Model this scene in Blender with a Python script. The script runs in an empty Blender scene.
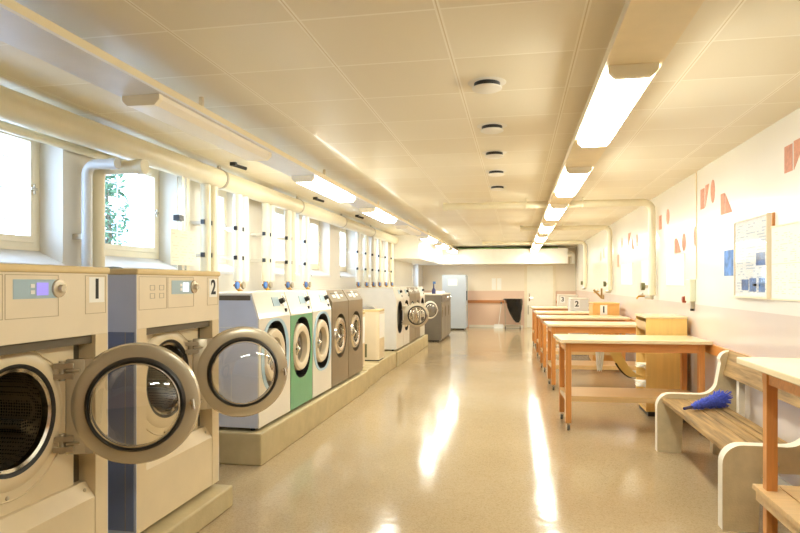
import bpy, bmesh, math, random
from mathutils import Vector, Matrix
random.seed(7)
PI = math.pi
scn = bpy.context.scene
COL = scn.collection

# ---------------------------------------------------------------- materials
def lin(c):
    return tuple(((v/255)/12.92 if v/255 <= .04045 else (((v/255)+.055)/1.055)**2.4) for v in c)
def rgba(c): return (*lin(c), 1.0)
def setin(n, key, v):
    if key in n.inputs: n.inputs[key].default_value = v
def mat(name, c, rough=.5, metal=0.0, var=.0, vscale=6.0, bump=0.0, bscale=40.0, spec=.5, coat=0.0, stretch=(1,1,1)):
    m = bpy.data.materials.new(name); m.use_nodes = True
    nt = m.node_tree; b = nt.nodes['Principled BSDF']
    setin(b, 'Base Color', rgba(c)); setin(b, 'Roughness', rough); setin(b, 'Metallic', metal)
    setin(b, 'Specular IOR Level', spec); setin(b, 'Coat Weight', coat); setin(b, 'Coat Roughness', .08)
    if var > 0 or bump > 0:
        tc = nt.nodes.new('ShaderNodeTexCoord'); mp = nt.nodes.new('ShaderNodeMapping')
        mp.inputs['Scale'].default_value = stretch
        nt.links.new(tc.outputs['Object'], mp.inputs['Vector'])
    if var > 0:
        n = nt.nodes.new('ShaderNodeTexNoise'); n.inputs['Scale'].default_value = vscale; n.inputs['Detail'].default_value = 4
        r = nt.nodes.new('ShaderNodeValToRGB')
        r.color_ramp.elements[0].position = .3; r.color_ramp.elements[1].position = .7
        a = lin(c)
        r.color_ramp.elements[0].color = (*[v*(1-var) for v in a], 1); r.color_ramp.elements[1].color = (*[min(1, v*(1+var)) for v in a], 1)
        nt.links.new(mp.outputs[0], n.inputs['Vector']); nt.links.new(n.outputs['Fac'], r.inputs['Fac']); nt.links.new(r.outputs['Color'], b.inputs['Base Color'])
    if bump > 0:
        n2 = nt.nodes.new('ShaderNodeTexNoise'); n2.inputs['Scale'].default_value = bscale
        bp = nt.nodes.new('ShaderNodeBump'); bp.inputs['Strength'].default_value = bump; bp.inputs['Distance'].default_value = .01
        nt.links.new(mp.outputs[0], n2.inputs['Vector']); nt.links.new(n2.outputs['Fac'], bp.inputs['Height']); nt.links.new(bp.outputs[0], b.inputs['Normal'])
    return m
def emat(name, c, s):
    m = bpy.data.materials.new(name); m.use_nodes = True
    b = m.node_tree.nodes['Principled BSDF']
    setin(b, 'Base Color', rgba(c)); setin(b, 'Emission Color', rgba(c)); setin(b, 'Emission Strength', s)
    return m
def glassmat(name, tint, base=.05, rough=.02, edge=.6):
    m = bpy.data.materials.new(name); m.use_nodes = True
    nt = m.node_tree; nt.nodes.clear()
    o = nt.nodes.new('ShaderNodeOutputMaterial'); mx = nt.nodes.new('ShaderNodeMixShader')
    t = nt.nodes.new('ShaderNodeBsdfTransparent'); g = nt.nodes.new('ShaderNodeBsdfGlossy'); lw = nt.nodes.new('ShaderNodeLayerWeight')
    lw.inputs['Blend'].default_value = .5
    p = nt.nodes.new('ShaderNodeMath'); p.operation = 'POWER'; p.inputs[1].default_value = 4
    a = nt.nodes.new('ShaderNodeMath'); a.operation = 'MULTIPLY_ADD'; a.inputs[1].default_value = edge; a.inputs[2].default_value = base
    t.inputs['Color'].default_value = (*tint, 1); g.inputs['Roughness'].default_value = rough
    nt.links.new(lw.outputs['Facing'], p.inputs[0]); nt.links.new(p.outputs[0], a.inputs[0]); nt.links.new(a.outputs[0], mx.inputs['Fac'])
    nt.links.new(t.outputs[0], mx.inputs[1]); nt.links.new(g.outputs[0], mx.inputs[2]); nt.links.new(mx.outputs[0], o.inputs[0])
    return m
class NT:
    def __init__(s, m): s.t = m.node_tree; s.b = s.t.nodes['Principled BSDF']
    def n(s, kind, **kw):
        x = s.t.nodes.new(kind)
        for k, v in kw.items(): setattr(x, k, v)
        return x
    def l(s, a, b): s.t.links.new(a, b)
    def math(s, op, a, b=None, c=None):
        x = s.n('ShaderNodeMath', operation=op)
        for i, v in enumerate((a, b, c)):
            if v is None: continue
            if isinstance(v, (int, float)): x.inputs[i].default_value = v
            else: s.l(v, x.inputs[i])
        return x.outputs[0]

def wood(name, c, dark=.72, rough=.35, axis='X', scale=3.0, coat=0.15):
    m = mat(name, c, rough, coat=coat); k = NT(m)
    tc = k.n('ShaderNodeTexCoord'); mp = k.n('ShaderNodeMapping')
    sc = {'X': (1, 14, 14), 'Y': (14, 1, 14), 'Z': (14, 14, 1)}[axis]
    mp.inputs['Scale'].default_value = sc
    ns = k.n('ShaderNodeTexNoise'); ns.inputs['Scale'].default_value = scale; ns.inputs['Detail'].default_value = 6; ns.inputs['Distortion'].default_value = .6
    r = k.n('ShaderNodeValToRGB'); a = lin(c)
    r.color_ramp.elements[0].position = .32; r.color_ramp.elements[1].position = .68
    r.color_ramp.elements[0].color = (*[v*dark for v in a], 1); r.color_ramp.elements[1].color = (*a, 1)
    k.l(tc.outputs['Object'], mp.inputs['Vector']); k.l(mp.outputs[0], ns.inputs['Vector']); k.l(ns.outputs['Fac'], r.inputs['Fac']); k.l(r.outputs[0], k.b.inputs['Base Color'])
    return m

M = {}
M['cream_metal'] = mat('cream_enamel', (230, 214, 184), .32, var=.03, vscale=5, coat=.2)
M['beige_metal'] = mat('beige_enamel', (220, 200, 162), .34, var=.04, vscale=5, coat=.2)
M['tan_cap'] = mat('tan_worktop_edge', (226, 200, 146), .25, var=.05)
M['side_grey'] = mat('bluegrey_side_panel', (196, 200, 214), .4, var=.03)
M['side_lower'] = mat('slate_side_panel', (116, 124, 150), .4, var=.03)
M['side_pale'] = mat('pale_grey_side_panel', (222, 219, 212), .45, var=.03)
M['white_metal'] = mat('white_enamel', (226, 219, 204), .3, var=.02, coat=.2)
M['steel'] = mat('brushed_steel', (196, 186, 165), .3, .85, var=.08, vscale=4, stretch=(1, 1, 12))
M['door_steel'] = mat('warm_grey_door_rim', (206, 194, 170), .26, .6, var=.05)
M['chrome'] = mat('chrome', (225, 220, 210), .12, 1.0)
M['door_white'] = mat('white_door_paint', (246, 240, 222), .4, var=.02)
M['brown_steel'] = mat('brown_grey_steel', (146, 130, 104), .36, .45, var=.06, vscale=3)
M['dark'] = mat('black_rubber', (40, 37, 34), .45)
M['metal_and_shade'] = mat('dark_metal_and_shade', (96, 84, 62), .5)  # recess metal; also colours the shade under worktop and fascia
M['dull_black'] = mat('dark_plastic', (38, 36, 34), .35)
M['drum_in'] = None
M['concrete'] = mat('painted_concrete', (188, 170, 128), .6, var=.08, vscale=7, bump=.12, bscale=60)
M['bench_concrete'] = mat('bench_concrete', (208, 190, 150), .75, var=.10, vscale=9, bump=.2, bscale=90)
M['bench_edge'] = mat('bench_edge_paint', (236, 226, 204), .6, var=.04)
M['white_paint'] = mat('white_paint', (236, 230, 216), .4, var=.02)
M['pipe'] = mat('cream_pipe_paint', (232, 222, 192), .32, var=.05, vscale=3)
M['pipe_white'] = mat('white_pipe_paint', (240, 235, 220), .32, var=.03)
M['pipe_blue'] = mat('pale_grey_pipe_paint', (214, 216, 216), .32, var=.03)
M['frame_paint'] = mat('window_frame_paint', (238, 226, 198), .4, var=.03)
M['reveal'] = mat('plaster_white', (226, 224, 222), .7, var=.03, bump=.05)
M['tray'] = mat('tray_paint', (240, 222, 184), .4, var=.04)
M['tray_daylit'] = mat('tray_paint_daylit', (226, 226, 230), .4, var=.03)  # same tray, with the bluish window light put into its colour
M['tray_edge'] = mat('tray_lip_paint', (240, 226, 190), .4)
M['opal_off'] = mat('opal_diffuser_unlit', (252, 244, 228), .3)
M['endcap'] = mat('fixture_end_cap', (255, 246, 222), .4)
M['lamp'] = emat('lit_opal_diffuser', (247, 249, 238), 18.0)
M['brass'] = mat('brass', (196, 150, 70), .28, 1.0)
M['blue_plastic'] = mat('blue_plastic', (70, 120, 190), .35)
M['white_plastic'] = mat('white_plastic', (240, 238, 232), .35)
M['display_blue'] = mat('display_panel_blue', (166, 190, 200), .3)
M['lcd_violet'] = emat('lcd_violet', (140, 130, 215), .45)
M['lcd_white'] = emat('lcd_white', (226, 228, 240), .6)
M['paper'] = mat('white_paper', (248, 245, 236), .8)
M['ink'] = mat('black_ink', (28, 26, 24), .6)
M['seam'] = mat('panel_seam_line', (186, 166, 130), .6)
M['grey_ink'] = mat('grey_ink', (150, 140, 122), .6)
M['green'] = mat('green_panel', (92, 164, 118), .35, var=.05, coat=.3)
M['ltblue'] = mat('light_blue_panel', (166, 200, 220), .35, var=.04)
M['table_top'] = mat('laminate_table_top', (240, 220, 178), .25, var=.03, coat=.3)
M['table_wood'] = wood('table_orange_wood', (220, 150, 80), .8, axis='Z')
M['rail_wood'] = wood('rail_orange_wood', (222, 150, 80), .8, axis='Y')
M['rail_wood_x'] = wood('far_rail_wood', (196, 130, 78), .8, axis='X')
M['shelf_wood'] = wood('shelf_pale_wood', (224, 186, 130), .85, axis='X')
M['apron_wood'] = wood('apron_orange_wood', (222, 152, 84), .82, axis='X')
M['yellow_wood'] = wood('yellow_birch', (248, 210, 126), .92, axis='Z', scale=2.0)
M['orange_wood'] = wood('orange_birch', (240, 184, 104), .92, axis='Z', scale=2.0)
M['slat_wood'] = wood('worn_slat_wood', (192, 154, 98), .4, .6, axis='Y', scale=2.2, coat=0)
M['grey_cab'] = mat('grey_cabinet', (112, 104, 92), .4, var=.04)
M['grey_cab_front'] = mat('grey_cabinet_front', (130, 120, 102), .35, var=.04)
M['locker'] = mat('pale_blue_cabinet', (180, 188, 198), .4, var=.02)
M['bag'] = mat('black_bin_bag', (20, 19, 18), .22, bump=.6, bscale=25)
M['rust'] = mat('rust_wall_paint', (206, 142, 112), .6, var=.14, vscale=30)
M['duster'] = mat('blue_duster_fibre', (76, 92, 200), .8, var=.3, vscale=50)
M['duster_h'] = mat('navy_handle', (36, 38, 96), .4)
M['cloth'] = mat('white_cloth', (244, 240, 230), .85, bump=.2)
M['strap'] = mat('beige_webbing', (214, 190, 132), .8, var=.08)
M['strap_dark'] = mat('dark_webbing', (70, 58, 40), .8)
M['blue_print'] = mat('blue_print', (90, 130, 190), .6, var=.45, vscale=14)
M['red'] = mat('red_plastic', (150, 66, 40), .4)
M['leaf'] = mat('leaf_green', (70, 104, 70), .7, var=.2, vscale=12)
M['bark'] = mat('bark', (92, 76, 58), .8)
M['outside'] = mat('pale_render', (214, 216, 220), .8, var=.05)
M['green_cable'] = mat('green_cable', (120, 150, 90), .5)
M['bronze'] = mat('dull_bronze', (176, 140, 84), .4, .4)
M['olive'] = mat('olive_panel', (108, 106, 72), .5)
M['glass'] = glassmat('window_glass', (.97, .98, 1.0), .03)
M['door_glass'] = glassmat('door_glass', (.93, .91, .86), .16, .05, .7)
M['frame_glass'] = glassmat('picture_glass', (.98, .98, .98), .04, .04, .5)

# perforated drum
def drum_material():
    m = mat('perforated_drum', (120, 104, 78), .32, .8); k = NT(m)
    tc = k.n('ShaderNodeTexCoord'); v = k.n('ShaderNodeTexVoronoi'); v.inputs['Scale'].default_value = 75; v.inputs['Randomness'].default_value = .15
    r = k.n('ShaderNodeValToRGB'); r.color_ramp.elements[0].position = .28; r.color_ramp.elements[1].position = .42
    r.color_ramp.elements[0].color = (.01, .008, .006, 1); r.color_ramp.elements[1].color = (.30, .24, .15, 1)
    k.l(tc.outputs['Object'], v.inputs['Vector']); k.l(v.outputs['Distance'], r.inputs['Fac']); k.l(r.outputs[0], k.b.inputs['Base Color'])
    return m
M['drum_in'] = drum_material()

# floor: polished terrazzo
def floor_material():
    m = mat('polished_terrazzo', (206, 184, 146), .16, coat=.0, spec=.30); k = NT(m)
    tc = k.n('ShaderNodeTexCoord')
    v = k.n('ShaderNodeTexVoronoi'); v.inputs['Scale'].default_value = 130
    r = k.n('ShaderNodeValToRGB'); e = r.color_ramp.elements
    e[0].position = 0; e[0].color = rgba((168, 146, 112)); e[1].position = 1; e[1].color = rgba((188, 167, 134))
    x = e.new(.35); x.color = rgba((179, 158, 124))
    sx = k.n('ShaderNodeSeparateColor'); k.l(v.outputs['Color'], sx.inputs[0]); k.l(sx.outputs[0], r.inputs['Fac'])
    n = k.n('ShaderNodeTexNoise'); n.inputs['Scale'].default_value = .8; n.inputs['Detail'].default_value = 5
    r2 = k.n('ShaderNodeValToRGB'); r2.color_ramp.elements[0].position = .25; r2.color_ramp.elements[1].position = .75
    r2.color_ramp.elements[0].color = (.86, .83, .77, 1); r2.color_ramp.elements[1].color = (1.0, 1.0, 1.0, 1)
    mx = k.n('ShaderNodeMix', data_type='RGBA', blend_type='MULTIPLY'); mx.inputs['Factor'].default_value = 1
    k.l(tc.outputs['Object'], v.inputs['Vector']); k.l(tc.outputs['Object'], n.inputs['Vector']); k.l(n.outputs['Fac'], r2.inputs['Fac'])
    k.l(r.outputs[0], mx.inputs['A']); k.l(r2.outputs[0], mx.inputs['B']); k.l(mx.outputs['Result'], k.b.inputs['Base Color'])
    n3 = k.n('ShaderNodeTexNoise'); n3.inputs['Scale'].default_value = 2.2; n3.inputs['Detail'].default_value = 3
    mr = k.n('ShaderNodeMapRange'); mr.inputs['To Min'].default_value = .06; mr.inputs['To Max'].default_value = .17
    k.l(tc.outputs['Object'], n3.inputs['Vector']); k.l(n3.outputs['Fac'], mr.inputs['Value']); k.l(mr.outputs[0], k.b.inputs['Roughness'])
    n4 = k.n('ShaderNodeTexNoise'); n4.inputs['Scale'].default_value = 11; n4.inputs['Detail'].default_value = 2; bp = k.n('ShaderNodeBump'); bp.inputs['Strength'].default_value = .055; bp.inputs['Distance'].default_value = .02
    k.l(tc.outputs['Object'], n4.inputs['Vector']); k.l(n4.outputs['Fac'], bp.inputs['Height']); k.l(bp.outputs[0], k.b.inputs['Normal'])
    return m
# ceiling: enamelled metal tiles .643 x .61 with raised joints
def ceiling_material():
    m = mat('ceiling_tiles', (226, 216, 186), .42, coat=.1); k = NT(m)
    tc = k.n('ShaderNodeTexCoord'); s = k.n('ShaderNodeSeparateXYZ'); k.l(tc.outputs['Object'], s.inputs[0])
    def line(o, off, pitch, half):
        f = k.math('FRACT', k.math('DIVIDE', k.math('ADD', o, off), pitch))
        d = k.math('ABSOLUTE', k.math('SUBTRACT', f, .5))          # .5 on the joint
        return k.math('GREATER_THAN', d, .5-half/pitch), k.math('FLOOR', k.math('DIVIDE', k.math('ADD', o, off), pitch))
    lx, ix = line(s.outputs['X'], .985+64.3, .643, .013)
    lx2, _ = line(s.outputs['X'], .985+64.3, .643, .003)
    ly, iy = line(s.outputs['Y'], -2.70+61, .61, .007)
    any_ = k.math('MAXIMUM', lx, ly)
    wn = k.n('ShaderNodeTexWhiteNoise', noise_dimensions='2D'); cb = k.n('ShaderNodeCombineXYZ')
    k.l(ix, cb.inputs[0]); k.l(iy, cb.inputs[1]); k.l(cb.outputs[0], wn.inputs['Vector'])
    r = k.n('ShaderNodeValToRGB'); r.color_ramp.elements[0].color = rgba((234, 222, 194)); r.color_ramp.elements[1].color = rgba((241, 231, 206))
    k.l(wn.outputs['Value'], r.inputs['Fac'])
    mx = k.n('ShaderNodeMix', data_type='RGBA'); k.l(any_, mx.inputs['Factor']); k.l(r.outputs[0], mx.inputs['A']); mx.inputs['B'].default_value = rgba((252, 244, 224))
    mx2 = k.n('ShaderNodeMix', data_type='RGBA'); k.l(lx2, mx2.inputs['Factor']); k.l(mx.outputs['Result'], mx2.inputs['A']); mx2.inputs['B'].default_value = rgba((224, 208, 172))
    k.l(mx2.outputs['Result'], k.b.inputs['Base Color'])
    bp = k.n('ShaderNodeBump'); bp.inputs['Strength'].default_value = .5; bp.inputs['Distance'].default_value = .01; bp.invert = True
    k.l(any_, bp.inputs['Height']); k.l(bp.outputs[0], k.b.inputs['Normal'])
    return m
# two-tone wall paint split at a height (object space = world space)
def wall_material(name, up, low, zsplit, rough=.3, coat=.2):
    m = mat(name, up, rough, coat=coat); k = NT(m)
    tc = k.n('ShaderNodeTexCoord'); s = k.n('ShaderNodeSeparateXYZ'); k.l(tc.outputs['Object'], s.inputs[0])
    n = k.n('ShaderNodeTexNoise'); n.inputs['Scale'].default_value = 1.6; n.inputs['Detail'].default_value = 5; k.l(tc.outputs['Object'], n.inputs['Vector'])
    mx = k.n('ShaderNodeMix', data_type='RGBA'); k.l(k.math('GREATER_THAN', s.outputs['Z'], zsplit), mx.inputs['Factor'])
    mx.inputs['A'].default_value = rgba(low); mx.inputs['B'].default_value = rgba(up)
    r = k.n('ShaderNodeValToRGB'); r.color_ramp.elements[0].color = (.93, .92, .90, 1); r.color_ramp.elements[1].color = (1, 1, 1, 1); k.l(n.outputs['Fac'], r.inputs['Fac'])
    m2 = k.n('ShaderNodeMix', data_type='RGBA', blend_type='MULTIPLY'); m2.inputs['Factor'].default_value = 1
    k.l(mx.outputs['Result'], m2.inputs['A']); k.l(r.outputs[0], m2.inputs['B']); k.l(m2.outputs['Result'], k.b.inputs['Base Color'])
    return m

# ---------------------------------------------------------------- mesh helpers
class MB:
    def __init__(s): s.bm = bmesh.new(); s.mi = 0
    def face(s, vs):
        try:
            f = s.bm.faces.new(vs); f.material_index = s.mi; return f
        except ValueError: return None
    def box(s, x0, x1, y0, y1, z0, z1, bev=0.0):
        x0, x1 = sorted((x0, x1)); y0, y1 = sorted((y0, y1)); z0, z1 = sorted((z0, z1))
        v = [s.bm.verts.new(p) for p in ((x0,y0,z0),(x1,y0,z0),(x1,y1,z0),(x0,y1,z0),(x0,y0,z1),(x1,y0,z1),(x1,y1,z1),(x0,y1,z1))]
        fs = [s.face([v[i] for i in q]) for q in ((3,2,1,0),(4,5,6,7),(0,1,5,4),(1,2,6,5),(2,3,7,6),(3,0,4,7))]
        if bev > 0:
            es = list({e for f in fs for e in f.edges})
            bmesh.ops.bevel(s.bm, geom=es, offset=bev, segments=2, affect='EDGES', profile=.5)
        return s
    def prism(s, pts, axis, a, b):
        """closed polygon pts (2D) extruded along axis from a to b"""
        def P(p, t): return {'x': (t, p[0], p[1]), 'y': (p[0], t, p[1]), 'z': (p[0], p[1], t)}[axis]
        A = [s.bm.verts.new(P(p, a)) for p in pts]; B = [s.bm.verts.new(P(p, b)) for p in pts]
        s.face(A[::-1]); s.face(B)
        n = len(pts)
        for i in range(n): s.face([A[i], A[(i+1) % n], B[(i+1) % n], B[i]])
        return s
    def tube(s, path, r, seg=14, cap=True):
        path = [Vector(p) for p in path]; rs = r if isinstance(r, (list, tuple)) else [r]*len(path)
        rings = []; up = None
        for i, p in enumerate(path):
            d = (path[min(i+1, len(path)-1)] - path[max(i-1, 0)]).normalized()
            if up is None:
                up = Vector((0, 0, 1)) if abs(d.z) < .9 else Vector((1, 0, 0))
            u = (up - d*up.dot(d)).normalized(); w = d.cross(u); up = u
            rings.append([s.bm.verts.new(p + (u*math.cos(t)+w*math.sin(t))*rs[i]) for t in (2*PI*j/seg for j in range(seg))])
        for a, b in zip(rings, rings[1:]):
            for j in range(seg): s.face([a[j], a[(j+1) % seg], b[(j+1) % seg], b[j]])
        if cap: s.face(rings[0][::-1]); s.face(rings[-1])
        return s
    def lathe(s, prof, c, axis='x', seg=40, closed=False):
        """prof: list of (radius, along-axis) pairs"""
        c = Vector(c); rings = []
        for r, h in prof:
            ring = []
            for j in range(seg):
                t = 2*PI*j/seg; q = {'x': (h, r*math.cos(t), r*math.sin(t)), 'y': (r*math.cos(t), h, r*math.sin(t)), 'z': (r*math.cos(t), r*math.sin(t), h)}[axis]
                ring.append(s.bm.verts.new(c+Vector(q)))
                if r < 1e-6: break
            rings.append(ring)
        prs = list(zip(rings, rings[1:]))
        if closed: prs.append((rings[-1], rings[0]))
        for a, b in prs:
            for j in range(seg):
                j2 = (j+1) % seg
                if len(a) == 1 and len(b) == 1: continue
                if len(a) == 1: s.face([a[0], b[j2], b[j]])
                elif len(b) == 1: s.face([a[j], a[j2], b[0]])
                else: s.face([a[j], a[j2], b[j2], b[j]])
        return s
    def plate_hole(s, y0, y1, z0, z1, x, hole, c):
        """plate in the y-z plane at x with a star-shaped hole (list of y,z points) around c"""
        def hit(a):
            dy, dz = math.cos(a), math.sin(a); t = 1e9
            if dy > 1e-9: t = min(t, (y1-c[0])/dy)
            if dy < -1e-9: t = min(t, (y0-c[0])/dy)
            if dz > 1e-9: t = min(t, (z1-c[1])/dz)
            if dz < -1e-9: t = min(t, (z0-c[1])/dz)
            return (c[0]+dy*t, c[1]+dz*t)
        ha = sorted((math.atan2(p[1]-c[1], p[0]-c[0]), p) for p in hole)
        n = len(ha)
        def inner(a):
            for i in range(n):
                a0, p0 = ha[i]; a1, p1 = ha[(i+1) % n]
                aa = a; b1 = a1
                if i == n-1:
                    b1 = a1+2*PI
                    if aa < a0: aa += 2*PI
                if a0 - 1e-9 <= aa <= b1 + 1e-9:
                    # ray/segment intersection
                    dx, dz = math.cos(a), math.sin(a); ex, ez = p1[0]-p0[0], p1[1]-p0[1]
                    den = dx*ez-dz*ex
                    if abs(den) < 1e-12: return p0
                    t = ((p0[0]-c[0])*ez-(p0[1]-c[1])*ex)/den
                    return (c[0]+dx*t, c[1]+dz*t)
            return ha[0][1]
        angs = sorted([a for a, _ in ha] + [math.atan2(cz-c[1], cy-c[0]) for cy in (y0, y1) for cz in (z0, z1)])
        I = [s.bm.verts.new((x, *inner(a))) for a in angs]; O = [s.bm.verts.new((x, *hit(a))) for a in angs]
        for i in range(len(angs)):
            j = (i+1) % len(angs); s.face([I[i], O[i], O[j], I[j]])
        return s
    def wall_loop(s, pts, xa, xb):
        A = [s.bm.verts.new((xa, *p)) for p in pts]; B = [s.bm.verts.new((xb, *p)) for p in pts]
        n = len(pts)
        for i in range(n): s.face([A[i], A[(i+1) % n], B[(i+1) % n], B[i]])
        return s
    def poly(s, pts): s.face([s.bm.verts.new(p) for p in pts]); return s
    def build(s, name, m, parent=None, smooth=None, loc=None):
        bmesh.ops.recalc_face_normals(s.bm, faces=s.bm.faces)
        me = bpy.data.meshes.new(name); s.bm.to_mesh(me); s.bm.free()
        for q in (m if isinstance(m, (list, tuple)) else [m]): me.materials.append(q)
        if smooth:
            for p in me.polygons: p.use_smooth = True
            if hasattr(me, 'set_sharp_from_angle'): me.set_sharp_from_angle(angle=math.radians(smooth))
        o = bpy.data.objects.new(name, me); COL.objects.link(o)
        if parent: o.parent = parent
        if loc: o.location = loc
        return o
def tag(o, label=None, cat=None, group=None, kind=None):
    if label: o['label'] = label
    if cat: o['category'] = cat
    if group: o['group'] = group
    if kind: o['kind'] = kind
    return o
def thing(name, label, cat, loc=(0, 0, 0), rz=0.0, group=None):
    o = bpy.data.objects.new(name, None); COL.objects.link(o); o.empty_display_size = .1
    o.location = loc; o.rotation_euler = (0, 0, rz)
    return tag(o, label, cat, group)
def box(name, m, parent, *b, bev=0.0): return MB().box(*b, bev=bev).build(name, m, parent)
def struct(o, label, cat): return tag(o, label, cat, None, 'structure')
def digit(txt, size, m, parent, loc, rot, name='number'):
    cu = bpy.data.curves.new(name, 'FONT'); cu.body = txt; cu.size = size; cu.extrude = .0008; cu.offset = size*.028
    cu.align_x = 'CENTER'; cu.align_y = 'CENTER'
    t = bpy.data.objects.new('tmp', cu); COL.objects.link(t)
    dg = bpy.context.evaluated_depsgraph_get(); me = bpy.data.meshes.new_from_object(t.evaluated_get(dg))
    bpy.data.objects.remove(t); bpy.data.curves.remove(cu)
    me.materials.clear(); me.materials.append(m)
    o = bpy.data.objects.new(name, me); COL.objects.link(o); o.parent = parent; o.location = loc; o.rotation_euler = rot
    return o
def copy_tree(o, parent=None):
    c = o.copy(); COL.objects.link(c)
    if parent: c.parent = parent
    for ch in [x for x in bpy.data.objects if x.parent == o]: copy_tree(ch, c)
    return c
def arc(cx, cz, r, a0, a1, n=8):
    return [(cx+r*math.cos(math.radians(a0+(a1-a0)*i/n)), cz+r*math.sin(math.radians(a0+(a1-a0)*i/n))) for i in range(n+1)]

# ---------------------------------------------------------------- the room
YN, YF = -3.0, 21.2          # near / far wall
XL, XR, ZC = -3.2, 1.9, 2.7
wall_up, wall_low = (246, 236, 214), (222, 200, 190)
M['floor'] = floor_material(); M['ceiling'] = ceiling_material()
M['wall_right'] = wall_material('right_wall_paint', (244, 240, 230), (230, 216, 206), 1.27, .22, .3)
M['wall_far'] = wall_material('far_wall_paint', (246, 234, 212), (232, 200, 176), 1.235, .45, .1)
M['wall_left'] = wall_material('left_wall_paint', (232, 226, 214), (226, 220, 208), .5, .6, .0)
struct(MB().box(XL-.35, XR+.2, YN-.2, YF+.2, -.2, 0).build('floor', M['floor']), 'polished beige terrazzo floor', 'floor')
struct(MB().box(XL-.35, XR+.2, YN-.2, YF+.2, ZC, ZC+.15).build('ceiling', M['ceiling']), 'cream tiled ceiling with pale raised joints', 'ceiling')
struct(MB().box(XR, XR+.2, YN-.2, YF+.2, 0, ZC).build('wall_right', M['wall_right']), 'cream upper and pale pink lower painted wall on the right', 'wall')
struct(MB().box(XL-.35, XR, YF, YF+.2, 0, ZC).build('wall_far', M['wall_far']), 'far end wall, cream above and pink below', 'wall')
struct(MB().box(XL-.35, XR, YN-.2, YN, 0, ZC).build('wall_near', M['wall_far']), 'wall behind the camera', 'wall')
# window openings on the left wall: (y0, y1, z0, z1)
WZ0, WZ1 = 1.73, 2.60
WINS = [(2.72, 3.92), (4.30, 5.44), (5.90, 6.85), (7.80, 8.82), (9.35, 10.36), (11.0, 12.1), (12.75, 13.85), (19.0, 20.2)]
w = MB()
edges = [YN] + [v for p in WINS for v in p] + [YF]
for i in range(0, len(edges), 2): w.box(XL-.35, XL, edges[i], edges[i+1], 0, ZC)
for i, (a, b) in enumerate(WINS):
    zb, zt = (WZ0, WZ1) if i < 7 else (1.40, 2.10)
    w.box(XL-.35, XL-.24, a, b, 0, zb); w.box(XL-.24, XL, a, b, 0, zb-.13); w.box(XL-.35, XL, a, b, zt, ZC)
struct(w.build('wall_left', M['wall_left']), 'white window wall behind the washing machines', 'wall')
for i, (a, b) in enumerate(WINS):
    zb, zt = (WZ0, WZ1) if i < 7 else (1.40, 2.10)
    f = MB(); x0, x1 = XL-.24, XL-.19; t = .055
    f.box(x0, x1, a, a+t, zb, zt); f.box(x0, x1, b-t, b, zb, zt); f.box(x0, x1, a+t, b-t, zb, zb+t); f.box(x0, x1, a+t, b-t, zt-t, zt)
    t2 = .10                       # opening sash inside the outer frame
    f.box(x0+.01, x1+.015, a+t, a+t2, zb+t, zt-t); f.box(x0+.01, x1+.015, b-t2, b-t, zb+t, zt-t); f.box(x0+.01, x1+.015, a+t2, b-t2, zb+t, zb+t2); f.box(x0+.01, x1+.015, a+t2, b-t2, zt-t2, zt-t)
    fr = struct(f.build('window_%d' % (i+1), M['frame_paint']), 'cream framed basement window number %d from the camera in the left wall' % (i+1), 'window')
    MB().box(x0+.02, x0+.026, a+t2, b-t2, zb+t2, zt-t2).build('window_pane', M['glass'], fr)
    g = MB()
    nb = 5
    for k in range(1, nb): yy = a+t2+(b-a-2*t2)*k/nb; g.tube([(x0-.06, yy, zb), (x0-.06, yy, zt)], .006, 6)
    for k in range(1, 4): zz = zb+(zt-zb)*k/4; g.tube([(x0-.055, a, zz), (x0-.055, b, zz)], .006, 6)
    g.build('window_grille', M['outside'], fr)
    MB().prism([(x0, zb-.13), (XL+.02, zb-.13), (XL+.02, zb-.10), (x0+.04, zb), (x0, zb)], 'y', a, b).build('window_sill', M['reveal'], fr)
    h = MB().box(x1+.015, x1+.03, b-.085, b-.07, (zb+zt)/2-.035, (zb+zt)/2+.035).box(x1+.025, x1+.04, b-.12, b-.065, (zb+zt)/2-.008, (zb+zt)/2+.008)
    h.build('window_handle', M['steel'], fr)
# soffit and beam at the far left / far end
struct(MB().box(XL, -2.40, 15.2, YF, 2.11, ZC).build('trim_1', M['white_paint']), 'white boxed soffit in the far left corner below the ceiling', 'soffit')
struct(MB().box(-2.40, 1.58, 20.3, YF, 2.12, 2.60).build('trim_2', M['white_paint']), 'long white duct beam under the ceiling along the far wall', 'beam')
struct(MB().box(XR-.035, XR, 4.2, 15.9, .80, .90, bev=.008).build('trim_3', M['rail_wood']), 'orange wooden wall rail along the right wall', 'rail')
struct(MB().box(-1.72, .19, YF-.04, YF, .82, .92, bev=.008).build('trim_4', M['rail_wood_x']), 'orange wooden rail on the far wall left of the door', 'rail')
struct(MB().box(1.27, 1.88, YF-.04, YF, .82, .92, bev=.008).build('trim_5', M['rail_wood_x']), 'short wooden rail on the far wall right of the door', 'rail')
struct(MB().box(XR-.02, XR, YN, YF, 0, .08).build('baseboard_right', M['white_paint']), 'pale baseboard along the right wall', 'baseboard')
struct(MB().box(-1.6, .2, YF-.02, YF, 0, .08).build('baseboard_far', M['white_paint']), 'pale baseboard along the far wall', 'baseboard')
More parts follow.
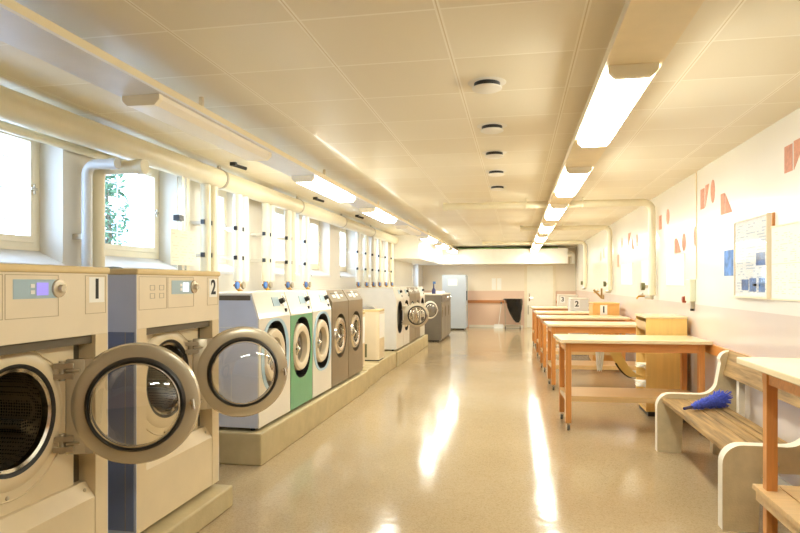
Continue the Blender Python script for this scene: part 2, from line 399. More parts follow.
# door in the far wall
d = MB().box(.33, 1.17, YF-.035, YF, .01, 2.07)
dr = struct(d.build('door_1', M['door_white']), 'white door in the far wall', 'door')
f = MB().box(.24, .33, YF-.06, YF, 0, 2.12).box(1.17, 1.26, YF-.06, YF, 0, 2.12).box(.33, 1.17, YF-.06, YF, 2.07, 2.12)
f.build('door_frame', M['frame_paint'], dr)
MB().tube([(.41, YF-.035, 1.0), (.41, YF-.09, 1.0), (.52, YF-.09, 1.0)], .012, 8).box(.385, .435, YF-.045, YF-.035, .9, 1.15).build('door_handle', M['chrome'], dr)
MB().box(.35, .39, YF-.05, YF-.035, .45, .75).build('door_plate', M['steel'], dr)
# cables above the far beam
for zz, yy, mm, lb in ((2.635, 20.6, 'dull_black', 'black cable lying along the top of the far beam'), (2.63, 20.45, 'green_cable', 'green cable lying along the top of the far beam')):
    pts = [(-1.9+i*.29, yy+.03*math.sin(i*1.3), zz+.012*math.sin(i*2.1+yy)) for i in range(12)]
    tag(MB().tube(pts, .028, 8).build('cable', M[mm], None, 60), lb, 'cable')

# ---------------------------------------------------------------- ceiling services
def tray(name, xa, xb, label, under):
    o = thing(name, label, 'lighting tray', (0, 0, 2.52))
    MB().box(xa, xb, YN+.3, 20.2, 0, .012).build('tray_bottom', M[under], o)
    for x0, x1 in ((xa, xa+.012), (xb-.012, xb)): MB().box(x0, x1, YN+.3, 20.2, .012, .05).build('tray_lip', M['tray_edge'], o)
    k = MB()
    for i in range(9):
        y = -1.5+2.6*i; k.box((xa+xb)/2-.012, (xa+xb)/2+.012, y-.012, y+.012, .012, .18)
    k.build('hanger', M['tray'], o)
    return o
tray('lighting_tray', .405, .665, 'long cream ceiling tray carrying the lit lamps on the right', 'tray')
tray('lighting_tray', -2.136, -1.872, 'long cream ceiling tray on the left above the washing machines', 'tray_daylit')
def fixture(xc, y, lit, label, group):
    o = thing('ceiling_lamp', label, 'ceiling lamp', (xc, y, 2.464), 0, group)
    L, hw = 1.555, .108
    prof = [(-hw, .056), (-hw, .03), (-hw+.03, 0), (hw-.03, 0), (hw, .03), (hw, .056)]
    MB().prism(prof, 'y', .035, L-.035).build('diffuser', M['lamp'] if lit else M['opal_off'], o)
    for a, b in ((0, .035), (L-.035, L)):
        MB().prism([(p[0]*1.03, p[1]-.002 if p[1] < .05 else p[1]) for p in prof], 'y', a, b).build('end_cap', M['endcap'], o)
    return o
rank = ['nearest', 'second', 'third', 'fourth', 'fifth', 'sixth', 'farthest']
for i in range(7):
    fixture(.535, 3.04+2.6*i, True, '%s lit lamp on the right ceiling tray, counted from the camera' % rank[i] if i not in (0, 6) else '%s lit lamp on the right ceiling tray' % rank[i], 'lamps on the right tray')
lit_left = [False, True, True, False, True, True, True]
names = ['nearest whole lamp on the left tray, switched off with a cream diffuser', 'lit lamp on the left tray just beyond the nearest unlit one', 'second lit lamp from the camera on the left tray', 'distant unlit lamp on the left tray between lit ones', 'third lit lamp from the camera on the left tray', 'fourth lit lamp from the camera on the left tray', 'farthest lit lamp on the left tray near the far beam']
for i in range(7):
    fixture(-2.004, 3.04+2.58*i, lit_left[i], names[i], 'lamps on the left tray')
fixture(-2.004, .42, False, 'unlit lamp cut by the left edge of the photo', 'lamps on the left tray')
fixture(.535, .44, True, 'added unseen lamp on the right tray just above the camera', 'lamps on the right tray')  # out of view; lit lamp added to the row for illumination
# ceiling vents
vl = ['nearest round ceiling vent', 'second round ceiling vent from the camera', 'third round ceiling vent, in the middle of the row', 'fourth round ceiling vent from the camera', 'farthest round ceiling vent of the row']
for i, (x, y) in enumerate(((-.177, 3.75), (-.188, 4.79), (-.205, 5.77), (-.22, 6.74), (-.24, 7.8))):
    o = thing('ceiling_vent', vl[i], 'ceiling vent', (x, y, ZC), 0, 'round vents in the ceiling')
    MB().lathe([(0, -.004), (.105, -.004), (.115, 0)], (0, 0, 0), 'z', 28).build('vent_collar', M['white_paint'], o, 40)
    MB().lathe([(0, -.03), (.078, -.03), (.078, -.004), (0, -.004)], (0, 0, 0), 'z', 28).build('vent_throat', M['dull_black'], o, 40)
    MB().lathe([(0, -.048), (.07, -.046), (.088, -.038), (.088, -.03), (0, -.03)], (0, 0, 0), 'z', 28).build('vent_disc', M['white_paint'], o, 40)
# transverse ceiling pipes that turn down the right wall
def bend(a, b, c, r, n=7):
    a, b, c = Vector(a), Vector(b), Vector(c); u = (a-b).normalized(); v = (c-b).normalized()
    p0 = b+u*r; p1 = b+v*r
    return [tuple(p0*(1-t)**2 + b*2*t*(1-t) + p1*t*t) for t in [i/n for i in range(n+1)]]
for y, xl, z0, lb in ((9.05, -1.0, 1.33, 'cream pipe across the ceiling turning down the right wall, nearest of three'), (13.0, .12, 1.36, 'cream pipe turning down the right wall, middle of three'), (17.6, -.9, 1.38, 'cream pipe turning down the right wall, farthest of three')):
    o = thing('wall_pipe', lb, 'pipe', (0, y, 0), 0, 'pipes bending down the right wall')
    zc = 2.615
    path = [(xl, 0, zc)] + bend((xl, 0, zc), (1.83, 0, zc), (1.83, 0, z0), .14) + [(1.83, 0, z0)]
    MB().tube(path, .05, 14).build('pipe_run', M['pipe'], o, 50)
    MB().tube([(xl-.06, 0, zc), (xl, 0, zc)], .062, 14).build('end_cap', M['pipe'], o, 50)
    k = [.9, .12] if xl < 0 else [.9, .72]
    for xx in k: MB().box(xx, xx+.014, -.054, .054, zc-.053, ZC).build('pipe_clamp', M['pipe'], o)
    MB().tube([(1.83, 0, z0), (1.83, 0, z0-.03), (1.78, .12, z0-.03)], .03, 8).build('outlet', M['steel'], o, 50)
    MB().lathe([(0, -.05), (.055, -.05), (.055, .0), (0, 0)], (1.80, .35, z0+.12), 'x', 14).build('shut_off_knob', M['olive'], o, 40)
    MB().box(1.80, 1.9, .33, .37, z0+.10, z0+.14).build('knob_mount', M['steel'], o)
# end elbow of the far beam
tag(MB().tube([(1.58, 20.6, 2.42)] + bend((1.5, 20.6, 2.42), (1.75, 20.6, 2.42), (1.75, 20.6, 2.1), .1) + [(1.75, 20.6, 2.12)], .09, 12).build('duct_elbow', M['white_paint'], None, 50), 'short white duct elbow at the right end of the far beam', 'duct')

# main pipe along the left windows
o = thing('main_pipe', 'thick cream pipe running along the top of the window wall', 'pipe', (-3.0, 0, 2.565))
MB().tube([(0, YN+.01, 0), (0, 15.2, 0)], .098, 24).build('pipe_run', M['pipe'], o, 50)
for y in (-1, 2.0, 5.9, 8.2, 10.4, 12.6): MB().box(-.012, .012, y-.02, y+.02, .09, .135).lathe([(.1, -.02), (.105, -.02), (.105, .02), (.1, .02)], (0, y, 0), 'y', 24, True).build('pipe_hanger', M['steel'], o)
for y in (5.75, 8.3, 10.6):
    MB().box(.2, .26, y-.02, y+.02, .10, .135).tube([(.23, y, .11), (.31, y+.12, .09)], .018, 8).build('hanger_bolt', M['dull_black'], o)
o = thing('secondary_pipe', 'thinner cream pipe under the thick pipe at the nearest windows', 'pipe', (-3.14, 0, 2.475))
MB().tube([(0, YN+.01, 0), (0, 4.9, 0)], .032, 14).build('pipe_run', M['pipe'], o, 50)
# drop pipes with an elbow out of the wall side
def drop(y, xv, ztop, xout, r, m, label, z0=.9):
    o = thing('drop_pipe', label, 'pipe', (0, y, 0))
    path = [(xv, 0, z0)] + bend((xv, 0, z0), (xv, 0, ztop), (xout, 0, ztop), .09) + [(xout, 0, ztop)]
    MB().tube(path, r, 16).build('pipe_run', m, o, 50)
    MB().tube([(xout-.04, 0, ztop), (xout+.02, 0, ztop)], r*1.12, 16).build('collar', m, o, 50)
    MB().box(XL, xv, -.012, .012, 1.82, 1.86).build('bracket', M['steel'], o)
drop(4.03, -3.09, 2.365, -2.86, .037, M['pipe_blue'], 'pale grey elbow pipe in front of the pier beside the second window')
drop(4.15, -3.09, 2.36, -2.72, .05, M['pipe'], 'cream elbow pipe just beyond the pale grey elbow pipe')
# vertical riser pipes with brass taps
def riser(y, m, label, tap=True, r=.048, group='riser pipes at the windows', z0=1.52):
    o = thing('riser_pipe', label, 'pipe', (-3.0, y, 0), 0, group)
    MB().tube([(0, 0, z0), (0, 0, 2.466)], r, 14).build('pipe_run', m, o, 50)
    for zz in (1.775, 2.095):
        MB().box(-.2, 0, -.012, .012, zz-.015, zz+.015).build('bracket', M['white_paint'], o)
        MB().box(-.015, .02, -r-.022, -r, zz-.022, zz+.022).build('clip', M['dull_black'], o)
    if tap:
        t = MB().tube([(0, 0, z0), (0, 0, 1.44), (.05, 0, 1.40)], .022, 10).tube([(.0, -.075, 1.475), (.0, .08, 1.475)], .016, 10).tube([(.0, 0, 1.44), (.0, 0, 1.52)], .03, 10).tube([(0, .05, 1.475), (.02, .06, 1.475)], .014, 8).build('tap', M['brass'], o, 50)
        MB().lathe([(0, -.012), (.038, -.012), (.043, 0), (.038, .012), (0, .012)], (.03, -.075, 1.475), 'x', 14).build('hand_wheel', M['blue_plastic'], t, 40)
        MB().lathe([(0, -.012), (.038, -.012), (.043, 0), (.038, .012), (0, .012)], (.03, .08, 1.475), 'x', 14).build('hand_wheel', M['steel'], t, 40)
riser(5.62, M['pipe'], 'cream riser pipe behind the second large washer, left of a pair', False, .05, z0=1.2)
riser(5.77, M['pipe'], 'cream riser pipe behind the second large washer, right of a pair', False, .05, z0=1.2)
tl = ['nearest white riser pipe with a brass tap above the white washer', 'white riser pipe next to the nearest tapped one', 'second riser pipe with a brass tap', 'pale riser pipe next to the second tapped one', 'third riser pipe with a brass tap', 'riser pipe next to the third tapped one', 'fourth riser pipe with a brass tap, before the clear window']
for i, (y, tp) in enumerate(((6.33, True), (6.50, False), (7.10, True), (7.27, False), (7.84, True), (8.0, False), (8.56, True))):
    riser(y, M['pipe_white'] if i % 3 != 2 else M['pipe'], tl[i], tp)
fl = ['first', 'second', 'third', 'fourth', 'fifth', 'sixth']
for i, y in enumerate((11.55, 12.2, 12.8, 13.4, 14.1, 14.8)):
    riser(y, M['pipe'] if i % 2 else M['pipe_white'], '%s riser pipe of the far group above the distant washers' % fl[i], True)
# grey stud and its notice
o = thing('support_stud', 'grey steel stud rising beside the second window', 'stud', (-3.0, 5.09, 0))
MB().box(-.02, .02, .06, .10, .9, 2.47).build('stud_profile', M['steel'], o)
MB().box(-.02, .02, .14, .19, .9, 2.47).build('stud_cover', M['pipe'], o)
MB().box(-.02, .04, -.02, .06, 2.06, 2.11).build('clip', M['dull_black'], o)
# paper notice with faint print
def sheet_material(name, base, ink, rows, cols, dens=.5):
    m = mat(name, base, .8); k = NT(m)
    tc = k.n('ShaderNodeTexCoord'); s = k.n('ShaderNodeSeparateXYZ'); k.l(tc.outputs['Generated'], s.inputs[0])
    u = s.outputs['Y']; v = s.outputs['Z']
    cb = k.n('ShaderNodeCombineXYZ'); k.l(k.math('FLOOR', k.math('MULTIPLY', u, cols*4)), cb.inputs[0]); k.l(k.math('FLOOR', k.math('MULTIPLY', v, rows)), cb.inputs[1])
    wn = k.n('ShaderNodeTexWhiteNoise', noise_dimensions='2D'); k.l(cb.outputs[0], wn.inputs['Vector'])
    on = k.math('GREATER_THAN', wn.outputs['Value'], 1-dens)
    fr = k.math('FRACT', k.math('MULTIPLY', v, rows)); ln = k.math('LESS_THAN', k.math('ABSOLUTE', k.math('SUBTRACT', fr, .5)), .2)
    cu = k.math('LESS_THAN', k.math('ABSOLUTE', k.math('SUBTRACT', k.math('FRACT', k.math('MULTIPLY', u, cols)), .5)), .42)
    mg = k.math('MULTIPLY', k.math('LESS_THAN', k.math('ABSOLUTE', k.math('SUBTRACT', u, .5)), .45), k.math('LESS_THAN', k.math('ABSOLUTE', k.math('SUBTRACT', v, .5)), .45))
    a = k.math('MULTIPLY', k.math('MULTIPLY', on, ln), k.math('MULTIPLY', cu, mg))
    mx = k.n('ShaderNodeMix', data_type='RGBA'); k.l(a, mx.inputs['Factor']); mx.inputs['A'].default_value = rgba(base); mx.inputs['B'].default_value = rgba(ink); k.l(mx.outputs['Result'], k.b.inputs['Base Color'])
    return m
M['notice'] = sheet_material('printed_notice', (246, 238, 216), (232, 222, 198), 12, 3)
M['chart'] = sheet_material('printed_chart', (248, 242, 226), (232, 214, 194), 34, 7, .35)
M['poster'] = sheet_material('framed_sheets', (250, 250, 248), (196, 208, 222), 26, 3, .5)
tag(MB().box(-2.965, -2.96, 4.93, 5.36, 1.66, 1.975).build('paper_notice', M['notice']), 'cream printed notice hung on the grey stud above the second large washer', 'notice')

# ---------------------------------------------------------------- plinths
def plinth(x0, x1, y0, y1, h, label):
    tag(MB().box(x0, x1, y0, y1, 0, h, bev=.012).build('concrete_plinth', M['concrete']), label, 'plinth', 'concrete plinths under the machines')
plinth(-2.95, -1.88, 1.6, 3.90, .14, 'low concrete plinth under the two large washers')
plinth(-2.95, -2.055, 4.77, 8.50, .265, 'long concrete plinth under the green and white washers')
plinth(-2.95, -2.09, 8.56, 9.42, .265, 'short concrete plinth under the first narrow spinner, next to the dark dryers')
plinth(-2.95, -2.12, 9.50, 10.86, .265, 'short concrete plinth under the second narrow spinner')
plinth(-2.95, -2.10, 10.90, 14.75, .265, 'far concrete plinth under the distant washers and dryers')

# ---------------------------------------------------------------- machines
def make_door(parent, loc, rz, R, rim, zface=-1, glass='door_glass', lid=.085):
    """open porthole door: hinge axis at loc, door plane along local +x, glass bowl towards local -y"""
    d = MB(); c = (R+.03, 0, 0); gi = R*.72
    d.lathe([(gi, -.012), (gi+.012, -.026), (R-.03, -.026), (R-.008, -.018), (R, 0), (R-.008, .026), (R-.05, .034), (gi, .026)], c, 'y', 56, True)
    d.box(.015, R+.03-gi-.012, -.018, .02, -R*.76, R*.76, bev=.006)
    d.prism([(.06, R*.76), (.06, R*.5), (.19*R/.285, R*.5), (.13*R/.285, R*.76)], 'y', -.016, .018); d.prism([(.06, -R*.76), (.06, -R*.5), (.19*R/.285, -R*.5), (.13*R/.285, -R*.76)], 'y', -.016, .018)
    door = d.build('door', rim, parent, 35); door.location = loc; door.rotation_euler = (0, 0, rz)
    MB().lathe([(gi-.006, -.045), (gi+.002, -.052), (gi+.010, -.045), (gi+.016, -.02), (gi+.010, .02), (gi-.006, .02)], c, 'y', 56, True).build('gasket', M['dark'], door, 40)
    MB().lathe([(gi-.008, -.03), (gi-.026, -.04-lid*.5), (gi*.72, -.04-lid*.85), (gi*.4, -.04-lid), (0, -.04-lid)], c, 'y', 56).build('glass_bowl', M[glass], door, 60)
    MB().lathe([(gi-.007, -.03), (gi-.010, -.05), (gi-.016, -.052), (gi-.014, -.03)], c, 'y', 56, True).build('bowl_rim', M['chrome'], door, 60)
    MB().tube([(2*R+.03-.035, -.022, 0), (2*R+.03-.035, -.06, 0)], [.014, .011], 12).tube([(2*R+.03-.035, -.055, .018), (2*R+.03-.028, -.06, -.03)], .009, 8).build('latch', M['chrome'], door, 50)
    for z in (R*.58, -R*.58):
        h = MB().box(-.03, .05, -.030, -.014, z-.035, z-.012).box(-.03, .05, -.030, -.014, z+.012, z+.035).tube([(0, -.005, z-.045), (0, -.005, z+.045)], .014, 10).tube([(.02, -.024, z), (.075, -.02, z)], .006, 6)
        h.build('hinge', M['steel'], door, 40)
    return door
def circ(cy, cz, r, n=48): return [(cy+r*math.cos(2*PI*i/n), cz+r*math.sin(2*PI*i/n)) for i in range(n)]

def big_washer(yc, num, label, lcd, hy, rz, dz=.80, dR=.283):
    hw = .462; H = 1.437; D = .82; ct = .033
    o = thing('washing_machine', label, 'washing machine', (-1.972, yc, .14), 0, 'large washers near the camera')
    # casing: open-fronted shell
    b = MB(); b.box(-D, 0, -hw, -hw+.004, .03, H-ct); b.box(-D, 0, hw-.004, hw, .03, H-ct); b.box(-D, -D+.02, -hw+.004, hw-.004, .03, H-ct); b.box(-D+.02, -.08, -hw+.02, hw-.02, .03, .05)
    b.build('casing', M['side_grey'], o)
    for s in (-1, 1):
        for x in (-.08, -D+.08): MB().tube([(x, s*(hw-.05), 0), (x, s*(hw-.05), .03)], .022, 10).build('foot', M['dull_black'], o)
    c = MB(); cw = .092
    c.box(-.10, 0, -hw+.004, -hw+cw, .03, 1.115).build('front_column', M['beige_metal'], o)
    MB().box(-.10, 0, hw-cw, hw-.004, .03, 1.115).build('front_column', M['beige_metal'], o)
    # control fascia and worktop
    MB().box(-.24, .002, -hw+.004, hw-.004, 1.115, H-ct, bev=.003).build('control_fascia', M['cream_metal'], o)
    fx = .0015
    for y0, y1 in ((-hw+.02, -.175), (-.165, .125), (.295, hw-.02)):
        ln = MB()
        for (a0, a1, z0, z1) in ((y0, y1, 1.392, 1.395), (y0, y1, 1.215, 1.218), (y0, y0+.003, 1.215, 1.395), (y1-.003, y1, 1.215, 1.395)): ln.box(.001, .0032, a0, a1, z0, z1)
        ln.build('panel_seam', M['seam'], o)
    MB().box(-D, .012, -hw-.004, hw+.004, H-ct, H, bev=.01).build('worktop', M['tan_cap'], o)
    dp = MB().box(0, .004, -.125, .115, 1.295, 1.375, bev=.0018).build('display_panel', M['display_blue'], o)
    MB().box(.003, .006, -.004, .062, 1.308, 1.362).build('screen', M[lcd], dp)
    for z in (1.314, 1.340): MB().box(.003, .006, -.036, -.014, z, z+.016).build('button', M['white_plastic'], dp)
    MB().lathe([(0, .03), (.016, .03), (.018, .012), (.038, .010), (.040, 0), (0, 0)], (.003, .122, 1.336), 'x', 24).build('dial', M['door_steel'], o, 40)
    np_ = MB().box(0, .003, .322, .430, 1.268, 1.388).build('number_plate', M['paper'], o)
    digit(num, .13, M['ink'], np_, (.0042, .376, 1.328), (PI/2, 0, PI/2))
    ic = MB()
    for yy in (-.34, -.25):
        for zz in (1.275, 1.32):
            ic.box(.001, .0032, yy, yy+.045, zz, zz+.002); ic.box(.001, .0032, yy, yy+.045, zz+.026, zz+.028); ic.box(.001, .0032, yy, yy+.002, zz, zz+.028); ic.box(.001, .0032, yy+.043, yy+.045, zz, zz+.028)
    ic.build('instruction_icons', M['grey_ink'], o)
    # recess: shade band, cheeks and the drum plate
    rx = -.075; cy, cz, R = -.045, .793, .229
    MB().box(-.24, -.02, -hw+cw, hw-cw, 1.075, 1.115).build('fascia_shade', M['metal_and_shade'], o)  # shadow below the fascia, built as a dark band
    p = MB(); p.plate_hole(-hw+cw-.002, hw-cw-.055, .12, 1.08, rx, circ(cy, cz, R), (cy, cz))
    p.lathe([(R, -.06), (R, .012), (R+.02, .016), (R+.055, .004), (R+.06, 0)], (rx, cy, cz), 'x', 56)
    p.build('drum_plate', M['beige_metal'], o, 40)
    MB().box(-.16, -.09, hw-cw-.055, hw-cw, .12, 1.08).build('hinge_cheek', M['metal_and_shade'], o)
    sm = MB()
    tp = [(cy+.115, cz+.277), (cy+.19, cz+.23), (cy+.245, cz+.195), (cy+.33, cz+.195), (cy+.34, cz+.16)]
    sm.tube([(rx+.001, y, z) for y, z in [(2*cy-q[0], q[1]) for q in tp[::-1]] + [(2*cy-cy, cz+.292)] + tp], .004, 6)
    sm.tube([(rx+.001, *q) for q in arc(cy, cz, R+.10, -165, -15, 16)], .004, 6)
    sm.build('pressed_seam', M['beige_metal'], o, 60)
    MB().lathe([(R-.012, .008), (R+.002, .014), (R+.002, -.05), (R-.012, -.05)], (rx, cy, cz), 'x', 56, True).build('drum_gasket', M['dark'], o, 40)
    MB().lathe([(R-.030, .0), (R-.016, .006), (R-.012, -.03), (R-.03, -.03)], (rx, cy, cz), 'x', 56, True).build('drum_ring', M['chrome'], o, 50)
    MB().lathe([(R-.025, -.03), (R-.02, -.07), (R-.01, -.11), (R-.01, -.46), (.0, -.50)], (rx, cy, cz), 'x', 56).build('drum', M['drum_in'], o, 40)
    for a in (100, 220, 340):
        q = math.radians(a); MB().tube([(rx-.11, cy+(R-.03)*math.cos(q), cz+(R-.03)*math.sin(q)), (rx-.44, cy+(R-.03)*math.cos(q), cz+(R-.03)*math.sin(q))], .028, 8).build('drum_lifter', M['drum_in'], o, 50)
    sc = MB()
    for q, rr in ((95, R+.085), (265, R+.085)): sc.lathe([(0, .008), (.008, .006), (.009, 0)], (rx, cy+rr*math.cos(math.radians(q)), cz+rr*math.sin(math.radians(q))), 'x', 10)
    sc.build('screw', M['steel'], o)
    # service panel with a sloping upper lip
    MB().prism([(-.09, .03), (-.002, .03), (-.002, .345), (-.052, .415), (-.09, .415)], 'y', -hw+cw+.003, hw-cw-.003).build('service_panel', M['beige_metal'], o)
    MB().lathe([(0, .007), (.008, .006), (.009, 0)], (-.03, hw-cw-.04, .385), 'x', 10).build('panel_screw', M['steel'], o)
    e = MB().box(-.79, -.012, -hw-.006, -hw, .05, 1.10); e.build('end_panel', M['side_lower'], o)
    MB().box(-.062, -.058, -hw-.0075, -hw-.006, .05, 1.10).build('end_panel_seam', M['grey_ink'], o)
    make_door(o, (rx+.028, hy-yc, dz), rz, dR, M['door_steel'])
    return o
big_washer(2.262, '1', 'large cream washer marked 1 with its porthole door open, nearest the camera', 'lcd_violet', 2.47, math.radians(26))
big_washer(3.415, '2', 'large cream washer marked 2 with its porthole door open, second from the camera', 'lcd_white', 3.585, math.radians(33), .785, .294)

def small_washer(y0, y1, z0, xf, label, front, border, fascia, kind, group, number=False, door_open=None, side='white_metal', htop=1.15):
    hw = (y1-y0)/2; D = .74; yc = (y0+y1)/2
    o = thing('washing_machine' if kind != 'dryer' else 'tumble_dryer', label, 'washing machine' if kind != 'dryer' else 'tumble dryer', (xf, yc, z0), 0, group)
    zf = .925 if kind != 'dryer' else 1.0; T = htop; sx = .065 if kind != 'dryer' else .085
    b = MB(); sd = [(-.012, .03), (-.012, zf), (-sx-.008, T-.02), (-D, T-.02), (-D, .03)]
    b.prism(sd, 'y', -hw, -hw+.015); b.prism(sd, 'y', hw-.015, hw); b.box(-D, -D+.015, -hw+.015, hw-.015, .03, T-.02); b.box(-D+.015, -.11, -hw+.015, hw-.015, .03, .045)
    b.build('casing', M[side], o)
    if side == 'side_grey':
        MB().box(-D, -sx-.01, -hw-.002, -hw, T-.06, T-.02).build('worktop_shade', M['metal_and_shade'], o)  # dark strip stands in for the shade under the worktop
        s = MB()
        for (x0, x1) in ((-.66, -.60), (-.38, -.24)): s.box(x0, x1, -hw-.0015, -hw, .86, .866)
        s.box(-.38, -.374, -hw-.0015, -hw, .3, .866); s.box(-.25, -.244, -hw-.0015, -hw, .12, .5)
        s.build('side_seam', M['pipe_blue'], o)
    for s in (-1, 1):
        for x in (-.08, -D+.08): MB().tube([(x, s*(hw-.06), 0), (x, s*(hw-.06), .03)], .02, 8).build('foot', M['dull_black'], o)
    MB().box(-D, -sx-.003, -hw, hw, T-.02, T, bev=.005).build('worktop', M['white_metal'] if kind != 'dryer' else M['steel'], o)
    fs = MB().prism([(0, zf), (0, zf+.012), (-sx, T), (-sx-.018, T), (-sx-.018, zf)], 'y', -hw+.003, hw-.003).build('control_fascia', M[fascia], o)
    def onf(t): return (-sx*t+.002, zf+.012+(T-zf-.012)*t)      # a point up the sloping fascia
    sl = math.atan2(sx, T-zf-.012)
    def plate(name, ya, yb, t0, t1, m, dz=.003):
        (xa, za), (xb, zb) = onf(t0), onf(t1)
        return MB().prism([(xa-.004, za), (xa+dz, za), (xb+dz, zb), (xb-.004, zb)], 'y', ya, yb).build(name, M[m], o)
    if kind == 'dryer':
        plate('label_strip', -.05, .05, .25, .85, 'white_plastic'); plate('label_strip', -.22, -.1, .35, .6, 'white_plastic'); plate('label_strip', .12, .22, .4, .6, 'white_plastic')
        plate('display', -.24, .24, .68, .74, 'metal_and_shade')
    else:
        plate('display_panel', .02, .17, .42, .80, 'display_blue' if fascia == 'white_metal' else 'white_plastic')
        x, z = onf(.6); MB().tube([(x, .2, z), (x+.04, .2, z+.02)], [.026, .022], 14).build('dial', M['dull_black'], o, 40)
        plate('number_plate', hw-.11, hw-.03, .40, .92, 'paper'); 
        x, z = onf(.22); MB().box(x-.004, x+.006, hw-.10, hw-.06, z-.016, z+.016).build('logo_mark', M['ink'], o)
        plate('bar_mark', hw-.075, hw-.062, .55, .85, 'ink', .005)
    # front plate with a recess
    cz = .60; hh, ww = (.30, .255) if kind != 'dryer' else (.275, .265)
    if kind != 'dryer': hole = [(ww*math.copysign(abs(math.cos(a))**.8, math.cos(a)), cz+hh*math.copysign(abs(math.sin(a))**.9, math.sin(a))) for a in [2*PI*i/40+.01 for i in range(40)]]
    else: hole = circ(0, cz, ww, 44)
    p = MB(); p.plate_hole(-hw, hw, .03, zf, 0, hole, (0, cz)); p.wall_loop([(-hw, .03), (hw, .03), (hw, zf), (-hw, zf)], 0, -.012)
    p.build('front_panel', M[front], o)
    MB().wall_loop(hole, .001, -.10).poly([(-.10, y, z) for y, z in hole]).build('door_recess', M['dull_black'] if kind != 'dryer' else M['metal_and_shade'], o)
    if border:
        g = MB(); h2 = [(p[0]*1.25, cz+(p[1]-cz)*1.075) for p in hole]; n = len(hole)
        A = [g.bm.verts.new((.003, *p)) for p in hole]; B = [g.bm.verts.new((.005, *p)) for p in h2]; C = [g.bm.verts.new((0, *p)) for p in h2]
        for i in range(n):
            j = (i+1) % n; g.face([A[i], B[i], B[j], A[j]]); g.face([B[i], C[i], C[j], B[j]])
        g.build('recess_border', M[border], o)
    if door_open is None:
        R = .235 if kind != 'dryer' else .225
        rim = M['cream_metal'] if kind != 'dryer' else M['chrome']
        dm = MB().lathe([(R-.085, -.03), (R-.08, .004), (R-.05, .016), (R-.015, .01), (R, -.01), (R-.005, -.09), (R-.085, -.09)], (-.004, -.0, cz), 'x', 44, True).build('door', rim, o, 40)
        MB().lathe([(0, -.005), (.06, -.008), (R-.085, -.03)], (-.02, 0, cz), 'x', 40).build('porthole_glass', M['smoke'], dm, 60)
        MB().tube([(.005, -R+.05, cz-.055), (.04, -R+.03, cz), (.005, -R+.05, cz+.055)], .012, 8).tube([(.012, -R+.03, cz), (.012, -R+.13, cz)], .012, 8).build('door_handle', M['chrome'], dm, 50)
    else:
        R, rz, sgn, rim = door_open
        MB().lathe([(R-.04, .012), (R-.01, .012), (R-.01, -.03), (R-.04, -.03)], (-.06, 0, cz), 'x', 40, True).build('drum_ring', M['chrome'], o, 40)
        MB().lathe([(R-.04, .0), (R-.03, -.4), (0, -.42)], (-.06, 0, cz), 'x', 40).build('drum', M['drum_in'], o, 40)
        make_door(o, (.012, sgn*(R+.02), cz+.02), rz, R, M[rim], lid=.06)
    return o
M['smoke'] = mat('smoked_porthole_glass', (46, 42, 36), .06, coat=.6)
g1 = 'small washers on the long plinth'; g2 = 'tumble dryers beside the small washers'
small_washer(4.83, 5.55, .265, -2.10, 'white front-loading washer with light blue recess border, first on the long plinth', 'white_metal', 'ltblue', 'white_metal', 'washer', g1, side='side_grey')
small_washer(5.57, 6.19, .265, -2.10, 'green-fronted washer between two white ones', 'green', None, 'white_metal', 'washer', g1)
small_washer(6.21, 6.87, .265, -2.10, 'white front-loading washer between the green washer and dark dryers', 'white_metal', 'ltblue', 'white_metal', 'washer', g1)
small_washer(6.90, 7.60, .265, -2.10, 'dark brown-grey tumble dryer next to the white washer', 'brown_steel', None, 'brown_steel', 'dryer', g2, side='brown_steel')
small_washer(7.62, 8.34, .265, -2.10, 'dark brown-grey tumble dryer at the far end of the long plinth', 'brown_steel', None, 'brown_steel', 'dryer', g2, side='brown_steel')
g3 = 'washers on the far plinth'; g4 = 'brown dryers on the far plinth'
small_washer(11.00, 11.68, .265, -2.14, 'distant white washer with its big steel-rimmed door wide open', 'white_metal', None, 'white_metal', 'washer', g3, door_open=(.235, math.radians(20), 1, 'steel'), side='side_pale')
small_washer(11.70, 12.38, .265, -2.14, 'distant white washer behind the open steel door', 'white_metal', None, 'white_metal', 'washer', g3, side='side_pale')
small_washer(12.40, 13.08, .265, -2.14, 'distant brown dryer, nearer of two behind the open door', 'brown_steel', None, 'brown_steel', 'dryer', g4, side='brown_steel')
small_washer(13.10, 13.78, .265, -2.14, 'distant brown dryer, farther of two behind the open door', 'brown_steel', None, 'brown_steel', 'dryer', g4, side='brown_steel')
small_washer(13.80, 14.48, .265, -2.14, 'farthest white washer with its small white-rimmed door open', 'white_metal', None, 'white_metal', 'washer', g3, door_open=(.205, math.radians(42), -1, 'white_metal'), side='side_pale')

